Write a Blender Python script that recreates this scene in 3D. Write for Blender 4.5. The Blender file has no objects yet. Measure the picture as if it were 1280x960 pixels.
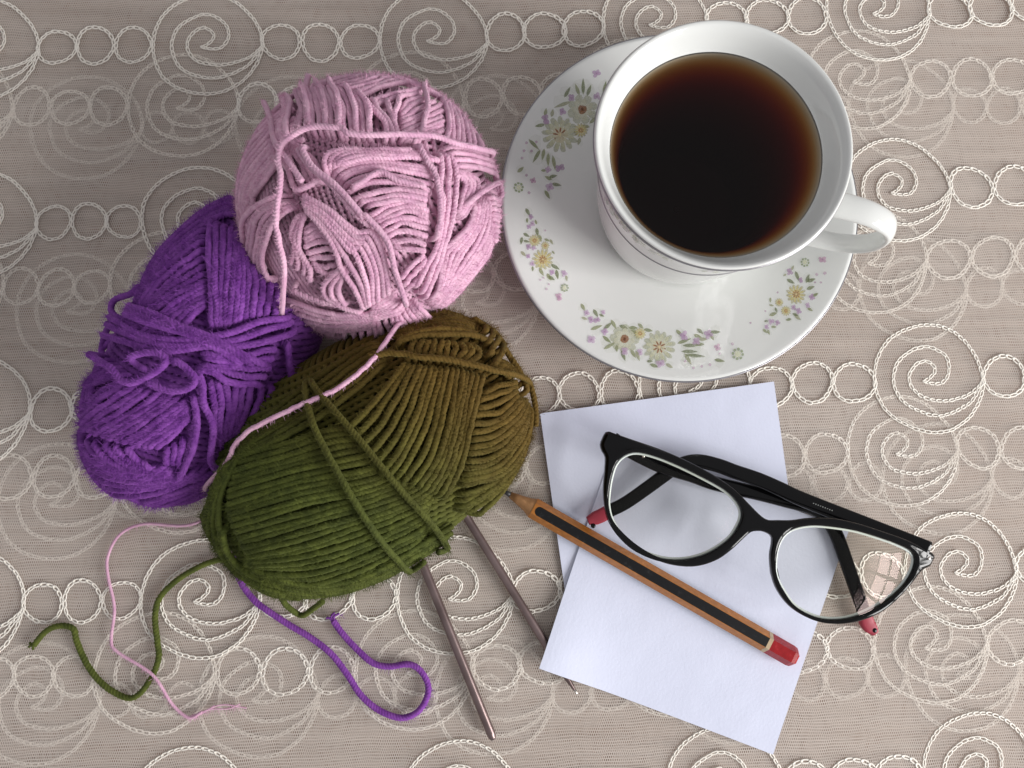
import bpy, bmesh, math, random
import numpy as np
from mathutils import Vector, Matrix

random.seed(7); rng = np.random.default_rng(7)
S = bpy.context.scene
COL = S.collection

# ------------------------------------------------------------------ camera
CAM_H, TILT_Y, TILT_X, FPX = 0.3176, 0.1164, 0.0311, 960.0
fw = np.array([TILT_X, TILT_Y, -1.0]); fw /= np.linalg.norm(fw)
rt = np.cross(fw, [0, 1, 0]); rt /= np.linalg.norm(rt)
up = np.cross(rt, fw)
CAMP = np.array([0, 0, CAM_H])
cd = bpy.data.cameras.new("camera"); cam = bpy.data.objects.new("camera", cd); COL.objects.link(cam)
cam.matrix_world = Matrix(((rt[0], up[0], -fw[0], 0), (rt[1], up[1], -fw[1], 0), (rt[2], up[2], -fw[2], CAM_H), (0, 0, 0, 1)))
cd.sensor_width = 36; cd.lens = FPX / 1280 * 36; cd.clip_start = 0.005; cd.clip_end = 20
S.camera = cam

# ------------------------------------------------------------------ room light
W = bpy.data.worlds.new("World"); S.world = W; W.use_nodes = True
bg = W.node_tree.nodes["Background"]; bg.inputs[0].default_value = (0.98, 0.97, 1.0, 1); bg.inputs[1].default_value = 0.345
def window(cx, cy, cz, target, cols, rows, pw, ph, gap, power, colour):
    """a window as a grid of area lamps, one for each pane"""
    c = Vector((cx, cy, cz)); d = (Vector(target) - c).normalized()
    h = Vector((d.x, d.y, 0)).normalized()
    side = h.cross(Vector((0, 0, 1))).normalized(); upv = Vector((0, 0, 1))
    for i in range(cols):
        for j in range(rows):
            ld = bpy.data.lights.new("window_pane", 'AREA'); ld.shape = 'RECTANGLE'; ld.size = pw; ld.size_y = ph
            ld.energy = power; ld.color = colour
            o = bpy.data.objects.new("window_pane_light", ld); COL.objects.link(o)
            p = c + side * (i - (cols - 1) / 2) * (pw + gap) + upv * (j - (rows - 1) / 2) * (ph + gap)
            m = Matrix((side, upv, -h)).transposed().to_4x4(); m.translation = p
            o.matrix_world = m
window(1.12, -0.50, 0.62, (0, 0, 0.62), 3, 3, 0.24, 0.23, 0.04, 2.55, (1.0, 0.985, 0.97))
S.view_settings.view_transform = 'Standard'; S.view_settings.look = 'None'
S.view_settings.exposure = 0.30; S.view_settings.gamma = 1.0; S.view_settings.use_curve_mapping = False
S.render.engine = 'CYCLES'
S.cycles.transparent_max_bounces = 24; S.cycles.max_bounces = 10

# ------------------------------------------------------------------ helpers
def rays(uv):
    uv = np.asarray(uv, float)
    d = ((uv[:, :1] - 640) / FPX) * rt - ((uv[:, 1:2] - 480) / FPX) * up + fw
    return d / np.linalg.norm(d, axis=1)[:, None]
def PP(uv, z):
    """photo pixels to points at height z"""
    d = rays(uv); t = (np.asarray(z) - CAM_H) / d[:, 2]
    return CAMP + d * t[:, None]
def P(u, v, z): return PP([(u, v)], z)[0]
def Z(ox, oy, s):
    """read coordinates off an enlarged crop whose corner is (ox, oy)"""
    return lambda *pts: [(ox + x / s, oy + y / s) for x, y in pts]
def smooth(pts, m, closed=False):
    """Catmull-Rom through pts, resampled to m points by length"""
    p = np.asarray(pts, float); n = len(p)
    if n == 2 and not closed:
        return p[0] + np.linspace(0, 1, m)[:, None] * (p[1] - p[0])
    if closed: q = np.vstack([p[-1], p, p[0], p[1]]); seg = n
    else: q = np.vstack([2 * p[0] - p[1], p, 2 * p[-1] - p[-2]]); seg = n - 1
    t = np.linspace(0, 1, 12, endpoint=False)[:, None]
    out = []
    for i in range(seg):
        a, b, c, d = q[i:i + 4]
        out.append(.5 * (2 * b + (c - a) * t + (2 * a - 5 * b + 4 * c - d) * t ** 2 + (3 * b - a - 3 * c + d) * t ** 3))
    out.append(q[seg + 1][None] if not closed else p[:1]); o = np.vstack(out)
    L = np.r_[0, np.cumsum(np.linalg.norm(np.diff(o, axis=0), axis=1))]
    s = np.linspace(0, L[-1], m + 1 if closed else m)
    if closed: s = s[:-1]
    return np.stack([np.interp(s, L, o[:, k]) for k in range(o.shape[1])], 1)
def length(p): return float(np.linalg.norm(np.diff(p, axis=0), axis=1).sum())

BASE = {}
def mesh(name, V, F, mat=None, flat=False, attr=None):
    me = bpy.data.meshes.new(name)
    V = np.asarray(V, np.float32)
    if isinstance(F, np.ndarray):
        k = F.shape[1]; n = len(F)
        me.vertices.add(len(V)); me.vertices.foreach_set("co", V.ravel())
        me.loops.add(n * k); me.loops.foreach_set("vertex_index", F.astype(np.int32).ravel())
        me.polygons.add(n); me.polygons.foreach_set("loop_start", np.arange(0, n * k, k, dtype=np.int32))
        me.update(calc_edges=True); me.validate()
    else:
        me.from_pydata(V.tolist(), [], F)
    me.polygons.foreach_set("use_smooth", [not flat] * len(me.polygons))
    if mat is not None: me.materials.append(mat)
    if attr is not None:
        a = me.color_attributes.new("col", 'FLOAT_COLOR', 'POINT'); a.data.foreach_set("color", np.asarray(attr, np.float32).ravel())
    return me
def link(name, me, parent=None, loc=None, world=True):
    o = bpy.data.objects.new(name, me); COL.objects.link(o)
    if parent is not None:
        o.parent = parent
        if world and loc is None and me is not None: me.transform(Matrix.Translation(-Vector(BASE[parent.name])))
        BASE[o.name] = BASE[parent.name]
    else: BASE[o.name] = (0, 0, 0)
    if loc is not None:
        b = BASE[parent.name] if parent is not None else (0, 0, 0)
        o.location = Vector(loc) - Vector(b); BASE[o.name] = tuple(loc)
    return o
def thing(name, base, label, cat, group=None):
    o = bpy.data.objects.new(name, None); COL.objects.link(o); o.location = base; o.empty_display_size = .01
    BASE[o.name] = tuple(base); o["label"] = label; o["category"] = cat
    if group: o["group"] = group
    return o
def tube(pts, r, sides=8, lobes=0, amp=.13, pitch=.0055, closed=False, ref=None, phase=0., cap=True, squash=None):
    p = np.asarray(pts, float); n = len(p)
    if cap and not closed:                       # rounded-off solid ends
        rv_ = np.asarray(r, float).ravel() * np.ones(n); a_, b_ = p[0] - p[1], p[-1] - p[-2]
        a_, b_ = a_ / np.linalg.norm(a_), b_ / np.linalg.norm(b_)
        p = np.vstack([p[0] + a_ * rv_[0] * .35, p[0] + a_ * rv_[0] * .25, p, p[-1] + b_ * rv_[-1] * .25, p[-1] + b_ * rv_[-1] * .35])
        r = np.r_[rv_[0] * .03, rv_[0] * .7, rv_, rv_[-1] * .7, rv_[-1] * .03]; n += 4
        if ref is not None: ref = np.vstack([ref[:1], ref[:1], ref, ref[-1:], ref[-1:]])
    if closed: T = np.roll(p, -1, 0) - np.roll(p, 1, 0)
    else: T = np.gradient(p, axis=0)
    T /= np.linalg.norm(T, axis=1)[:, None] + 1e-12
    N = np.zeros_like(p)
    if ref is not None:
        N = ref - (ref * T).sum(1)[:, None] * T
        N /= np.linalg.norm(N, axis=1)[:, None] + 1e-12
    else:
        a = np.array([0, 0, 1.]) if abs(T[0, 2]) < .9 else np.array([1., 0, 0])
        v = a - a @ T[0] * T[0]; N[0] = v / np.linalg.norm(v)
        for i in range(1, n):
            v = N[i - 1] - N[i - 1] @ T[i] * T[i]; N[i] = v / (np.linalg.norm(v) + 1e-12)
    B = np.cross(T, N)
    th = np.linspace(0, 2 * np.pi, sides, endpoint=False)[None]
    s = np.r_[0, np.cumsum(np.linalg.norm(np.diff(p, axis=0), axis=1))][:, None]
    rr = np.asarray(r, float).reshape(-1, 1) * np.ones((n, sides))
    if lobes:
        rr = rr * (1.06 - amp * (1 - np.cos(lobes * th)) ** 1.5); th = th + 2 * np.pi * s / pitch + phase
    ca, sa = np.cos(th) * rr, np.sin(th) * rr
    if squash is not None: ca = ca * squash[0]; sa = sa * squash[1]
    V = p[:, None] + ca[..., None] * N[:, None] + sa[..., None] * B[:, None]
    V = V.reshape(-1, 3); m = n if closed else n - 1
    i = np.arange(m)[:, None] * sides; j = np.arange(sides)[None]; jn = (j + 1) % sides; i2 = (i + sides) % (n * sides)
    F = np.stack([i + j, i2 + j, i2 + jn, i + jn], -1).reshape(-1, 4)[:, ::-1]
    return V, F
def join(parts):
    Vs, Fs, k = [], [], 0
    for V, F in parts:
        Vs.append(V); Fs.append(F + k); k += len(V)
    return np.vstack(Vs), np.vstack(Fs)
def lathe(profile, seg=96, close=False):
    pr = np.asarray(profile, float); n = len(pr); th = np.linspace(0, 2 * np.pi, seg, endpoint=False)
    V = np.stack([np.outer(np.cos(th), pr[:, 0]), np.outer(np.sin(th), pr[:, 0]), np.tile(pr[:, 1], (seg, 1))], -1).reshape(-1, 3)
    m = n if close else n - 1
    i = np.arange(seg)[:, None] * n; i2 = (i + n) % (seg * n); j = np.arange(m)[None]; jn = (j + 1) % n
    F = np.stack([i + j, i2 + j, i2 + jn, i + jn], -1).reshape(-1, 4)
    return V, F

# ------------------------------------------------------------------ materials
def new_mat(name):
    m = bpy.data.materials.new(name); m.use_nodes = True
    return m, m.node_tree.nodes, m.node_tree.links, m.node_tree.nodes["Principled BSDF"]
def simple(name, col, rough=.5, metal=0., coat=0., spec=.5, ior=1.5):
    m, N, L, b = new_mat(name)
    b.inputs["Base Color"].default_value = (*col, 1); b.inputs["Roughness"].default_value = rough
    b.inputs["Metallic"].default_value = metal; b.inputs["Coat Weight"].default_value = coat; b.inputs["IOR"].default_value = ior
    b.inputs["Specular IOR Level"].default_value = spec
    return m
def node(N, t, **k):
    n = N.new(t)
    for a, v in k.items(): setattr(n, a, v)
    return n
def ramp(N, stops):
    r = N.new("ShaderNodeValToRGB"); e = r.color_ramp.elements
    while len(e) > 1: e.remove(e[0])
    e[0].position = stops[0][0]; e[0].color = (*stops[0][1], 1)
    for p, c in stops[1:]:
        x = e.new(p); x.color = (*c, 1)
    return r
def yarn_mat(name, ca, cb, cc=None, grad=None):
    """woollen yarn: mottled between two tints, fibre bump, soft sheen; grad = (axis, lo, hi) tints towards cc across the skein, a light cast painted into the colour"""
    m, N, L, b = new_mat(name)
    tc = N.new("ShaderNodeTexCoord"); geo = N.new("ShaderNodeNewGeometry")
    n1 = node(N, "ShaderNodeTexNoise"); n1.inputs["Scale"].default_value = 260; n1.inputs["Detail"].default_value = 3
    L.new(geo.outputs["Position"], n1.inputs["Vector"])
    r = ramp(N, [(.35, ca), (.65, cb)]); L.new(n1.outputs["Fac"], r.inputs[0])
    out = r.outputs[0]
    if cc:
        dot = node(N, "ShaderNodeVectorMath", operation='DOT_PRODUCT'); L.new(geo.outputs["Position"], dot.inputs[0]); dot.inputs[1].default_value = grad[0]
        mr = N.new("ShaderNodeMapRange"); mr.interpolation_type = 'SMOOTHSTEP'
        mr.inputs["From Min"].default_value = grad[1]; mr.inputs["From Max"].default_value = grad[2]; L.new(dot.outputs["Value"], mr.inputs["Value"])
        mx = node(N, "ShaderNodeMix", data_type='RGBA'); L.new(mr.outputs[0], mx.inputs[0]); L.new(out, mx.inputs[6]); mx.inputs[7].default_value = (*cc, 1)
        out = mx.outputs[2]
    oi = N.new("ShaderNodeObjectInfo")
    hv = N.new("ShaderNodeHueSaturation"); mr2 = N.new("ShaderNodeMapRange"); L.new(oi.outputs["Random"], mr2.inputs["Value"])
    mr2.inputs["To Min"].default_value = .86; mr2.inputs["To Max"].default_value = 1.12
    L.new(mr2.outputs[0], hv.inputs["Value"]); L.new(out, hv.inputs["Color"]); L.new(hv.outputs[0], b.inputs["Base Color"])
    n2 = node(N, "ShaderNodeTexNoise"); n2.inputs["Scale"].default_value = 3200; n2.inputs["Detail"].default_value = 2
    L.new(geo.outputs["Position"], n2.inputs["Vector"])
    bp = N.new("ShaderNodeBump"); bp.inputs["Strength"].default_value = .8; bp.inputs["Distance"].default_value = .0003
    L.new(n2.outputs["Fac"], bp.inputs["Height"]); L.new(bp.outputs[0], b.inputs["Normal"])
    b.inputs["Roughness"].default_value = .8; b.inputs["Specular IOR Level"].default_value = .25
    b.inputs["Sheen Weight"].default_value = .35; b.inputs["Sheen Roughness"].default_value = .4
    b.inputs["Sheen Tint"].default_value = (*[min(1, c * 2.2 + .1) for c in cb], 1)
    return m

porcelain = simple("glazed_porcelain", (.72, .73, .71), .07, coat=.3, spec=.5)
silver = simple("silver_line", (.30, .29, .31), .3, .8)
M_black = simple("black_acetate", (.003, .003, .0035), .08, spec=.28)
M_red = simple("red_rubber", (.36, .03, .055), .45)
M_steel = simple("steel", (.65, .6, .55), .25, 1.)
# table
def table_mat():
    m, N, L, b = new_mat("brown_table")
    tc = N.new("ShaderNodeTexCoord"); mp = N.new("ShaderNodeMapping"); mp.inputs["Scale"].default_value = (14, 420, 1); mp.inputs["Rotation"].default_value = (0, 0, .03)
    L.new(tc.outputs["Object"], mp.inputs[0])
    n = N.new("ShaderNodeTexNoise"); n.inputs["Scale"].default_value = 1.0; n.inputs["Detail"].default_value = 5; L.new(mp.outputs[0], n.inputs["Vector"])
    n2 = N.new("ShaderNodeTexNoise"); n2.inputs["Scale"].default_value = 9; n2.inputs["Detail"].default_value = 2; L.new(tc.outputs["Object"], n2.inputs["Vector"])
    mx = node(N, "ShaderNodeMath", operation='MULTIPLY_ADD'); L.new(n2.outputs["Fac"], mx.inputs[0]); mx.inputs[1].default_value = .35; L.new(n.outputs["Fac"], mx.inputs[2])
    r = ramp(N, [(.42, (.14, .076, .045)), (.66, (.285, .185, .128)), (.9, (.36, .25, .18))]); L.new(mx.outputs[0], r.inputs[0]); L.new(r.outputs[0], b.inputs["Base Color"])
    b.inputs["Roughness"].default_value = .6
    return m
def net_mat(seed):
    """fine tulle: rows of narrow holes between threads"""
    m, N, L, b = new_mat("tulle_net")
    out = N["Material Output"]; N.remove(b)
    tc = N.new("ShaderNodeTexCoord")
    wob = N.new("ShaderNodeTexNoise"); wob.inputs["Scale"].default_value = 26 + seed * 3; wob.inputs["Detail"].default_value = 3; L.new(tc.outputs["Object"], wob.inputs["Vector"])
    sub = node(N, "ShaderNodeVectorMath", operation='MULTIPLY_ADD'); L.new(wob.outputs["Color"], sub.inputs[0]); sub.inputs[1].default_value = (.006, .006, 0); L.new(tc.outputs["Object"], sub.inputs[2])
    rot = N.new("ShaderNodeMapping"); rot.inputs["Rotation"].default_value = (0, 0, -.045 + .03 * seed); L.new(sub.outputs[0], rot.inputs[0])
    sx = N.new("ShaderNodeSeparateXYZ"); L.new(rot.outputs[0], sx.inputs[0])
    def mth(op, a, bb=None, c=None):
        n = node(N, "ShaderNodeMath", operation=op)
        for i, v in enumerate((a, bb, c)):
            if v is None: continue
            if isinstance(v, (int, float)): n.inputs[i].default_value = v
            else: L.new(v, n.inputs[i])
        return n.outputs[0]
    py, px = (.00112, .0013, .0012)[seed], (.00078, .0009, .0008)[seed]
    yr = mth('DIVIDE', sx.outputs[1], py); row = mth('FLOOR', yr); fy = mth('FRACT', yr)
    fx = mth('FRACT', mth('ADD', mth('DIVIDE', sx.outputs[0], px), mth('MULTIPLY', row, .5)))
    dx = mth('ABSOLUTE', mth('SUBTRACT', fx, .5)); dy = mth('ABSOLUTE', mth('SUBTRACT', fy, .5))
    hole = mth('MULTIPLY', mth('LESS_THAN', dx, .30), mth('LESS_THAN', dy, .37))
    thread = mth('SUBTRACT', 1.0, hole)
    # coverage varies where the weave bunches
    big = N.new("ShaderNodeTexNoise"); big.inputs["Scale"].default_value = 11; big.inputs["Detail"].default_value = 4; L.new(rot.outputs[0], big.inputs["Vector"])
    mp = N.new("ShaderNodeMapping"); mp.inputs["Scale"].default_value = (12, 160, 1); L.new(tc.outputs["Object"], mp.inputs[0])
    st = N.new("ShaderNodeTexNoise"); st.inputs["Scale"].default_value = 1; st.inputs["Detail"].default_value = 3; L.new(mp.outputs[0], st.inputs["Vector"])
    dens = mth('MULTIPLY_ADD', big.outputs["Fac"], .45, mth('MULTIPLY_ADD', st.outputs["Fac"], .45, (.22, .02, .0)[seed]))
    fac = mth('MULTIPLY', thread, dens)
    fac = mth('ADD', fac, .05)
    tr = N.new("ShaderNodeBsdfTransparent"); di = N.new("ShaderNodeBsdfDiffuse"); di.inputs[0].default_value = (.83, .755, .69, 1)
    tl = N.new("ShaderNodeBsdfTranslucent"); tl.inputs[0].default_value = (.8, .75, .72, 1)
    m1 = N.new("ShaderNodeMixShader"); m1.inputs[0].default_value = .3; L.new(di.outputs[0], m1.inputs[1]); L.new(tl.outputs[0], m1.inputs[2])
    m2 = N.new("ShaderNodeMixShader"); L.new(fac, m2.inputs[0]); L.new(tr.outputs[0], m2.inputs[1]); L.new(m1.outputs[0], m2.inputs[2])
    L.new(m2.outputs[0], out.inputs[0])
    return m
def thread_mat():
    m, N, L, b = new_mat("embroidery_thread")
    b.inputs["Base Color"].default_value = (.86, .81, .73, 1); b.inputs["Roughness"].default_value = .42
    b.inputs["Sheen Weight"].default_value = .3; b.inputs["Specular IOR Level"].default_value = .6
    return m

# ------------------------------------------------------------------ table and cloth
ZC = .0030                                   # height at which things rest on the cloth
bm = bmesh.new(); bmesh.ops.create_cube(bm, size=1, matrix=Matrix.Translation((.02, .05, -.0125)) @ Matrix.Diagonal((1.2, .95, .025, 1)))
bmesh.ops.bevel(bm, geom=bm.edges[:], offset=.003, segments=2, affect='EDGES')
me = bpy.data.meshes.new("table_top"); bm.to_mesh(me); bm.free(); me.materials.append(table_mat())
tt = link("table_top", me); tt["kind"] = "structure"

cloth = thing("lace_tablecloth", (0, 0, 0), "sheer cream net tablecloth embroidered with chain-stitch spirals and rings, layered on brown table", "tablecloth")
LZ = [.0021, .0013, .0005]
M_thread = thread_mat()
for k, z in enumerate(LZ):
    nx, ny = 140, 110
    X, Y = np.meshgrid(np.linspace(-.42, .46, nx), np.linspace(-.30, .42, ny))
    w = .00018 * (np.sin(X * 61 + k * 2 + 3 * np.sin(Y * 23)) + np.sin(Y * 83 + X * 27 + k))
    V = np.stack([X, Y, z + w], -1).reshape(-1, 3)
    i = (np.arange(ny - 1)[:, None] * nx + np.arange(nx - 1)[None]).ravel()
    F = np.stack([i, i + 1, i + nx + 1, i + nx], 1)
    link("net_layer", mesh("net_layer", V, F, net_mat(k)), cloth)
def chain(paths, pitch=.0026, w=.00054, tr=.00031):
    """chain stitch: a row of little loops, each growing out of the last"""
    th = np.linspace(0, 2 * np.pi, 9, endpoint=False)
    out = []
    for p in paths:
        n = max(3, int(length(p) / pitch)); q = smooth(p, n + 1)
        for a, b in zip(q[:-1], q[1:]):
            d = b - a; l = np.linalg.norm(d); d = d / l; s = np.array([-d[1], d[0]])
            ww = w * random.uniform(.82, 1.15); sh = random.uniform(-.00012, .00012)
            x = (.5 - .66 * np.cos(th)) * l; y = ww * np.sin(th) * (1 - .35 * np.cos(th)) + sh
            zz = .00016 - .00012 * np.cos(th)
            c = np.stack([a[0] + d[0] * x + s[0] * y, a[1] + d[1] * x + s[1] * y, zz], 1)
            out.append(tube(c, tr, 5, closed=True, ref=np.tile([0, 0, 1.], (9, 1)), squash=(.6, 1.)))
    return join(out)
RS, RR = .0232, .0076
zs = lambda pts: [((x - 955) / 258 * RS, -(y - 207) / 258 * RS) for x, y in pts]
outer = [(RS * math.cos(a), RS * .98 * math.sin(a)) for a in np.linspace(0, 2 * math.pi, 40)]
midl = zs([(1213, 212), (1180, 275), (1130, 330), (1000, 380), (860, 345), (800, 270), (788, 190), (830, 110), (940, 55), (1035, 95), (1057, 165), (1025, 222), (975, 232), (930, 220)])
innl = zs([(1205, 225), (1160, 270), (1090, 300), (1000, 312), (905, 287), (860, 220), (880, 160), (935, 122), (985, 150), (978, 190), (935, 222)])
spirals, rings = [], []
for v in range(3):
    def wob(p, v=v):
        p = np.asarray(p); a = np.arctan2(p[:, 1], p[:, 0])[:, None]
        return p * (1 + .012 * np.sin(3 * a + v * 2.1) + .01 * np.sin(5 * a + v))
    V, F = chain([wob(outer), wob(midl), wob(innl)]); spirals.append(mesh("embroidered_spiral", V, F, M_thread))
for v in range(5):
    a = np.linspace(0, 2 * math.pi, 30); rr = RR * (1 + .05 * np.sin(2 * a + v * 1.3) + .03 * np.sin(3 * a + v * 2.2))
    V, F = chain([np.stack([rr * np.cos(a), rr * np.sin(a)], 1)]); rings.append(mesh("embroidered_ring", V, F, M_thread))
TOP = [[(-22, 62), (259, 56), (541, 49), (818, 29), (1097, 15), (1378, 5)],
       [(-26, 281), (248, 275), (532, 262), (823, 250), (1120, 238), (1415, 228)],
       [(-36, 514), (270, 507), (578, 498), (868, 486), (1160, 473), (1455, 462)],
       [(-46, 758), (251, 748), (568, 744), (885, 728), (1200, 712), (1510, 698)],
       [(-90, 1018), (237, 1012), (575, 1003), (905, 985), (1225, 966), (1550, 950)]]
def shift(k, u, v):
    a, b = u / 1280, v / 960
    bl = lambda q: (1 - a) * (1 - b) * q[0] + a * (1 - b) * q[1] + (1 - a) * b * q[2] + a * b * q[3]
    if k == 0: return 0, 0
    if k == 1: return bl((-29, -24, -72, -40)), bl((72, 87, 98, 96))
    return bl((131, 12, 80, -10)), bl((96, 124, 128, 130))
for k in range(3):
    for row in ([[(u, v - 222) for u, v in TOP[0]]] if k else []) + TOP:
        c = []
        for u, v in row:
            du, dv = shift(k, u, v); c.append(P(u + du, v + dv, LZ[k]))
        for i, p in enumerate(c):
            inside = lambda q: -.26 < q[0] < .33 and -.19 < q[1] < .29
            if inside(p):
                o = link("embroidered_spiral", random.choice(spirals), cloth, loc=(p[0], p[1], LZ[k] + .0002))
                o.rotation_euler.z = random.uniform(-.05, .05)
            if i + 1 < len(c):
                d = c[i + 1] - p; L_ = np.linalg.norm(d); d = d / L_
                gap = L_ - 2 * RS
                for j in range(3):
                    q = p + d * (RS + gap * (j + .5) / 3)
                    if inside(q):
                        o = link("embroidered_ring", random.choice(rings), cloth, loc=(q[0], q[1] + random.uniform(-.0006, .0006), LZ[k] + .0002))
                        sc = gap / 6 / RR * random.uniform(.96, 1.03); o.scale = (sc, min(sc * random.uniform(.95, 1.06), 1.1), 1); o.rotation_euler.z = random.uniform(-.4, .4)

# ------------------------------------------------------------------ yarn
class Skein:
    """rounded body of a yarn skein; strands are laid on its surface"""
    def __init__(s, centre, semi, ang, p=2., tilt=0.):
        s.c = np.array(centre); s.s = np.array(semi); s.p = p
        ca, sa = math.cos(ang), math.sin(ang)
        s.A = np.array([[ca, sa, 0], [-sa, ca, 0], [0, 0, 1.]])
    def q(s, x): return ((x - s.c) @ s.A.T) / s.s
    def F(s, x):
        q = np.abs(s.q(x)); return (q[..., 0] ** s.p + q[..., 1] ** s.p + 1e-12) ** (2 / s.p) + q[..., 2] ** 2
    def proj(s, x): return s.c + (x - s.c) / np.sqrt(s.F(x))[..., None]
    def nrm(s, x):
        e = 1e-5; g = np.stack([s.F(x + np.eye(3)[k] * e) - s.F(x - np.eye(3)[k] * e) for k in range(3)], -1)
        return g / np.linalg.norm(g, axis=-1)[..., None]
    def hit(s, uv):
        d = rays(uv); t = np.linspace(.15, .36, 420)
        X = CAMP + d[:, None] * t[None, :, None]; f = s.F(X)
        ins = f < 1; first = ins.argmax(1); miss = ~ins.any(1); first[miss] = f.argmin(1)[miss]
        x = X[np.arange(len(d)), first]
        return s.proj(x)
def wander(n, amp, k=3):
    t = np.linspace(0, 1, n); o = np.zeros(n)
    for j in range(1, k + 1): o += np.sin(2 * np.pi * (j * t * random.uniform(.6, 1.6) + random.random())) / j
    return o * amp / 1.5
class Yarn:
    def __init__(s, root, sk, r, mat, plies=3, pitch=.0040):
        s.root, s.sk, s.r, s.mat, s.plies, s.pitch, s.n, s.pts = root, sk, r, mat, plies, pitch, 0, []
    def strand(s, pts, r=None, name="strand", label=None, lobes=None, ref=None):
        r = r or s.r; L = length(pts); n = max(6, int(L / .0005)); q = smooth(pts, n) if len(pts) < 400 else pts
        taper = np.ones(n)
        V, F = tube(q, r * taper * 1.04, 12, lobes or s.plies, random.uniform(.040, .075), s.pitch * random.uniform(.9, 1.2), phase=random.random() * 6)
        o = link(name, mesh(name, V, F, s.mat), s.root)
        if label: o["label"] = label
        s.n += 1; s.pts.append(q)
        return o
    def wrap(s, x, steps, step=.002):
        x = list(x); t = x[-1] - x[-2]
        for _ in range(steps):
            t = t / np.linalg.norm(t); y = s.sk.proj((x[-1] + t * step)[None])[0]
            t = y - x[-1]; x.append(y)
        return np.array(x)
    def bundle(s, rails, h=0., wrap=(0, 0), n=None, dive=(1, 1), jit=1., gap=1.0, r=None):
        r = r or s.r
        M = 48; R = np.array([smooth(q, M) for q in rails])
        W = np.array([s.sk.hit(q) for q in R])
        sep = sum(np.linalg.norm(W[i + 1] - W[i], axis=1).mean() for i in range(len(W) - 1))
        n = n or max(1, int(round(sep / (2 * r * gap))) + 1)
        for k in range(n):
            f = (k / (n - 1) if n > 1 else 0) * (len(R) - 1); f = min(max(f + random.uniform(-.12, .12) * jit * (len(R) - 1) / max(n, 2), 0), len(R) - 1)
            i = min(int(f), len(R) - 2) if len(R) > 1 else 0
            uv = R[i] * (1 - (f - i)) + R[i + 1] * (f - i) if len(R) > 1 else R[0]
            x = s.sk.hit(uv)
            dv = [dive[0] and not wrap[0], dive[1] and not wrap[1]]
            if wrap[1]: x = s.wrap(x, wrap[1])
            if wrap[0]: x = s.wrap(x[::-1], wrap[0])[::-1]
            x = smooth(x, 60); nm = s.sk.nrm(x); t = np.linspace(0, 1, 60)
            hh = h + r * (1 + .18 * jit * random.uniform(-1, 1)) + wander(60, .22 * r * jit)
            if dv[0]: hh = hh - (h + 2.6 * r) * np.clip(1 - t / .07, 0, 1) ** 1.6
            if dv[1]: hh = hh - (h + 2.6 * r) * np.clip(1 - (1 - t) / .07, 0, 1) ** 1.6
            T = np.gradient(x, axis=0); T /= np.linalg.norm(T, axis=1)[:, None]; B = np.cross(nm, T)
            x = x + nm * hh[:, None] + B * wander(60, .3 * r * jit)[:, None]
            x[:, 2] = np.maximum(x[:, 2], ZC + r)
            s.strand(x, r)
    def under(s, count, depth=1.2, planes=None):
        """windings of the hidden layers, all round the skein"""
        out = []; sk = s.sk
        for ax, cnt in planes:
            ax = np.array(ax, float); ax /= np.linalg.norm(ax)
            a = np.cross(ax, [0.3, .5, .8]); a /= np.linalg.norm(a); b = np.cross(ax, a)
            for k in range(cnt):
                o = -.93 + 1.86 * (k + .5) / cnt; th = np.linspace(0, 2 * np.pi, 64, endpoint=False)
                q = ax * o + np.sqrt(1 - o * o) * (np.cos(th)[:, None] * a + np.sin(th)[:, None] * b)
                x = sk.proj(sk.c + (q * sk.s) @ sk.A)
                x = x + sk.nrm(x) * (-s.r * depth + wander(64, 0)[:, None])
                x[:, 2] = np.maximum(x[:, 2], ZC + s.r)
                out.append(tube(smooth(x, 190, True), s.r, 9, s.plies, .10, s.pitch * 1.6, closed=True))
            depth += .5
        V, F = join(out); o = link("inner_windings", mesh("inner_windings", V, F, s.mat), s.root); o["kind"] = "stuff"
        # solid heart of the skein
        th = np.linspace(0, 2 * np.pi, 64, endpoint=False); ph = np.linspace(.02, np.pi - .02, 32)
        d = np.stack([np.outer(np.sin(ph), np.cos(th)), np.outer(np.sin(ph), np.sin(th)), np.outer(np.cos(ph), np.ones(64))], -1).reshape(-1, 3)
        x = sk.proj(sk.c + (d * sk.s) @ sk.A); x = sk.c + (x - sk.c) * (1 - s.r * (depth + 1.) / sk.s.min())
        x[:, 2] = np.maximum(x[:, 2], ZC + .0005)
        i = np.arange(31)[:, None] * 64; j = np.arange(64)[None]
        link("core", mesh("core", x, np.stack([i + j, i + 64 + j, i + 64 + (j + 1) % 64, i + (j + 1) % 64], -1).reshape(-1, 4), s.mat), s.root)
    def fuzz(s, count, l=.0026, w=.000055):
        count = int(count * 3.2)
        P_ = np.vstack(s.pts); idx = rng.integers(0, len(P_), count); p = P_[idx]
        nm = s.sk.nrm(p); d = nm + rng.normal(0, .55, (count, 3)); d /= np.linalg.norm(d, axis=1)[:, None]
        p = p + nm * s.r * .8
        b = rng.normal(0, 1, (count, 3)); b = np.cross(d, b); b /= np.linalg.norm(b, axis=1)[:, None]
        ll = l * rng.uniform(.4, 1.2, (count, 1)); bend = np.cross(d, b) * rng.normal(0, .5, (count, 1))
        V = np.stack([p - b * w, p + b * w, p + d * ll * .5 + bend * ll * .25 + b * w, p + d * ll * .5 + bend * ll * .25 - b * w,
                      p + (d + bend) * ll * .9 + b * w * .5, p + (d + bend) * ll * .9 - b * w * .5], 1)
        V[..., 2] = np.maximum(V[..., 2], ZC)
        k = np.arange(count)[:, None] * 6
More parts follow.
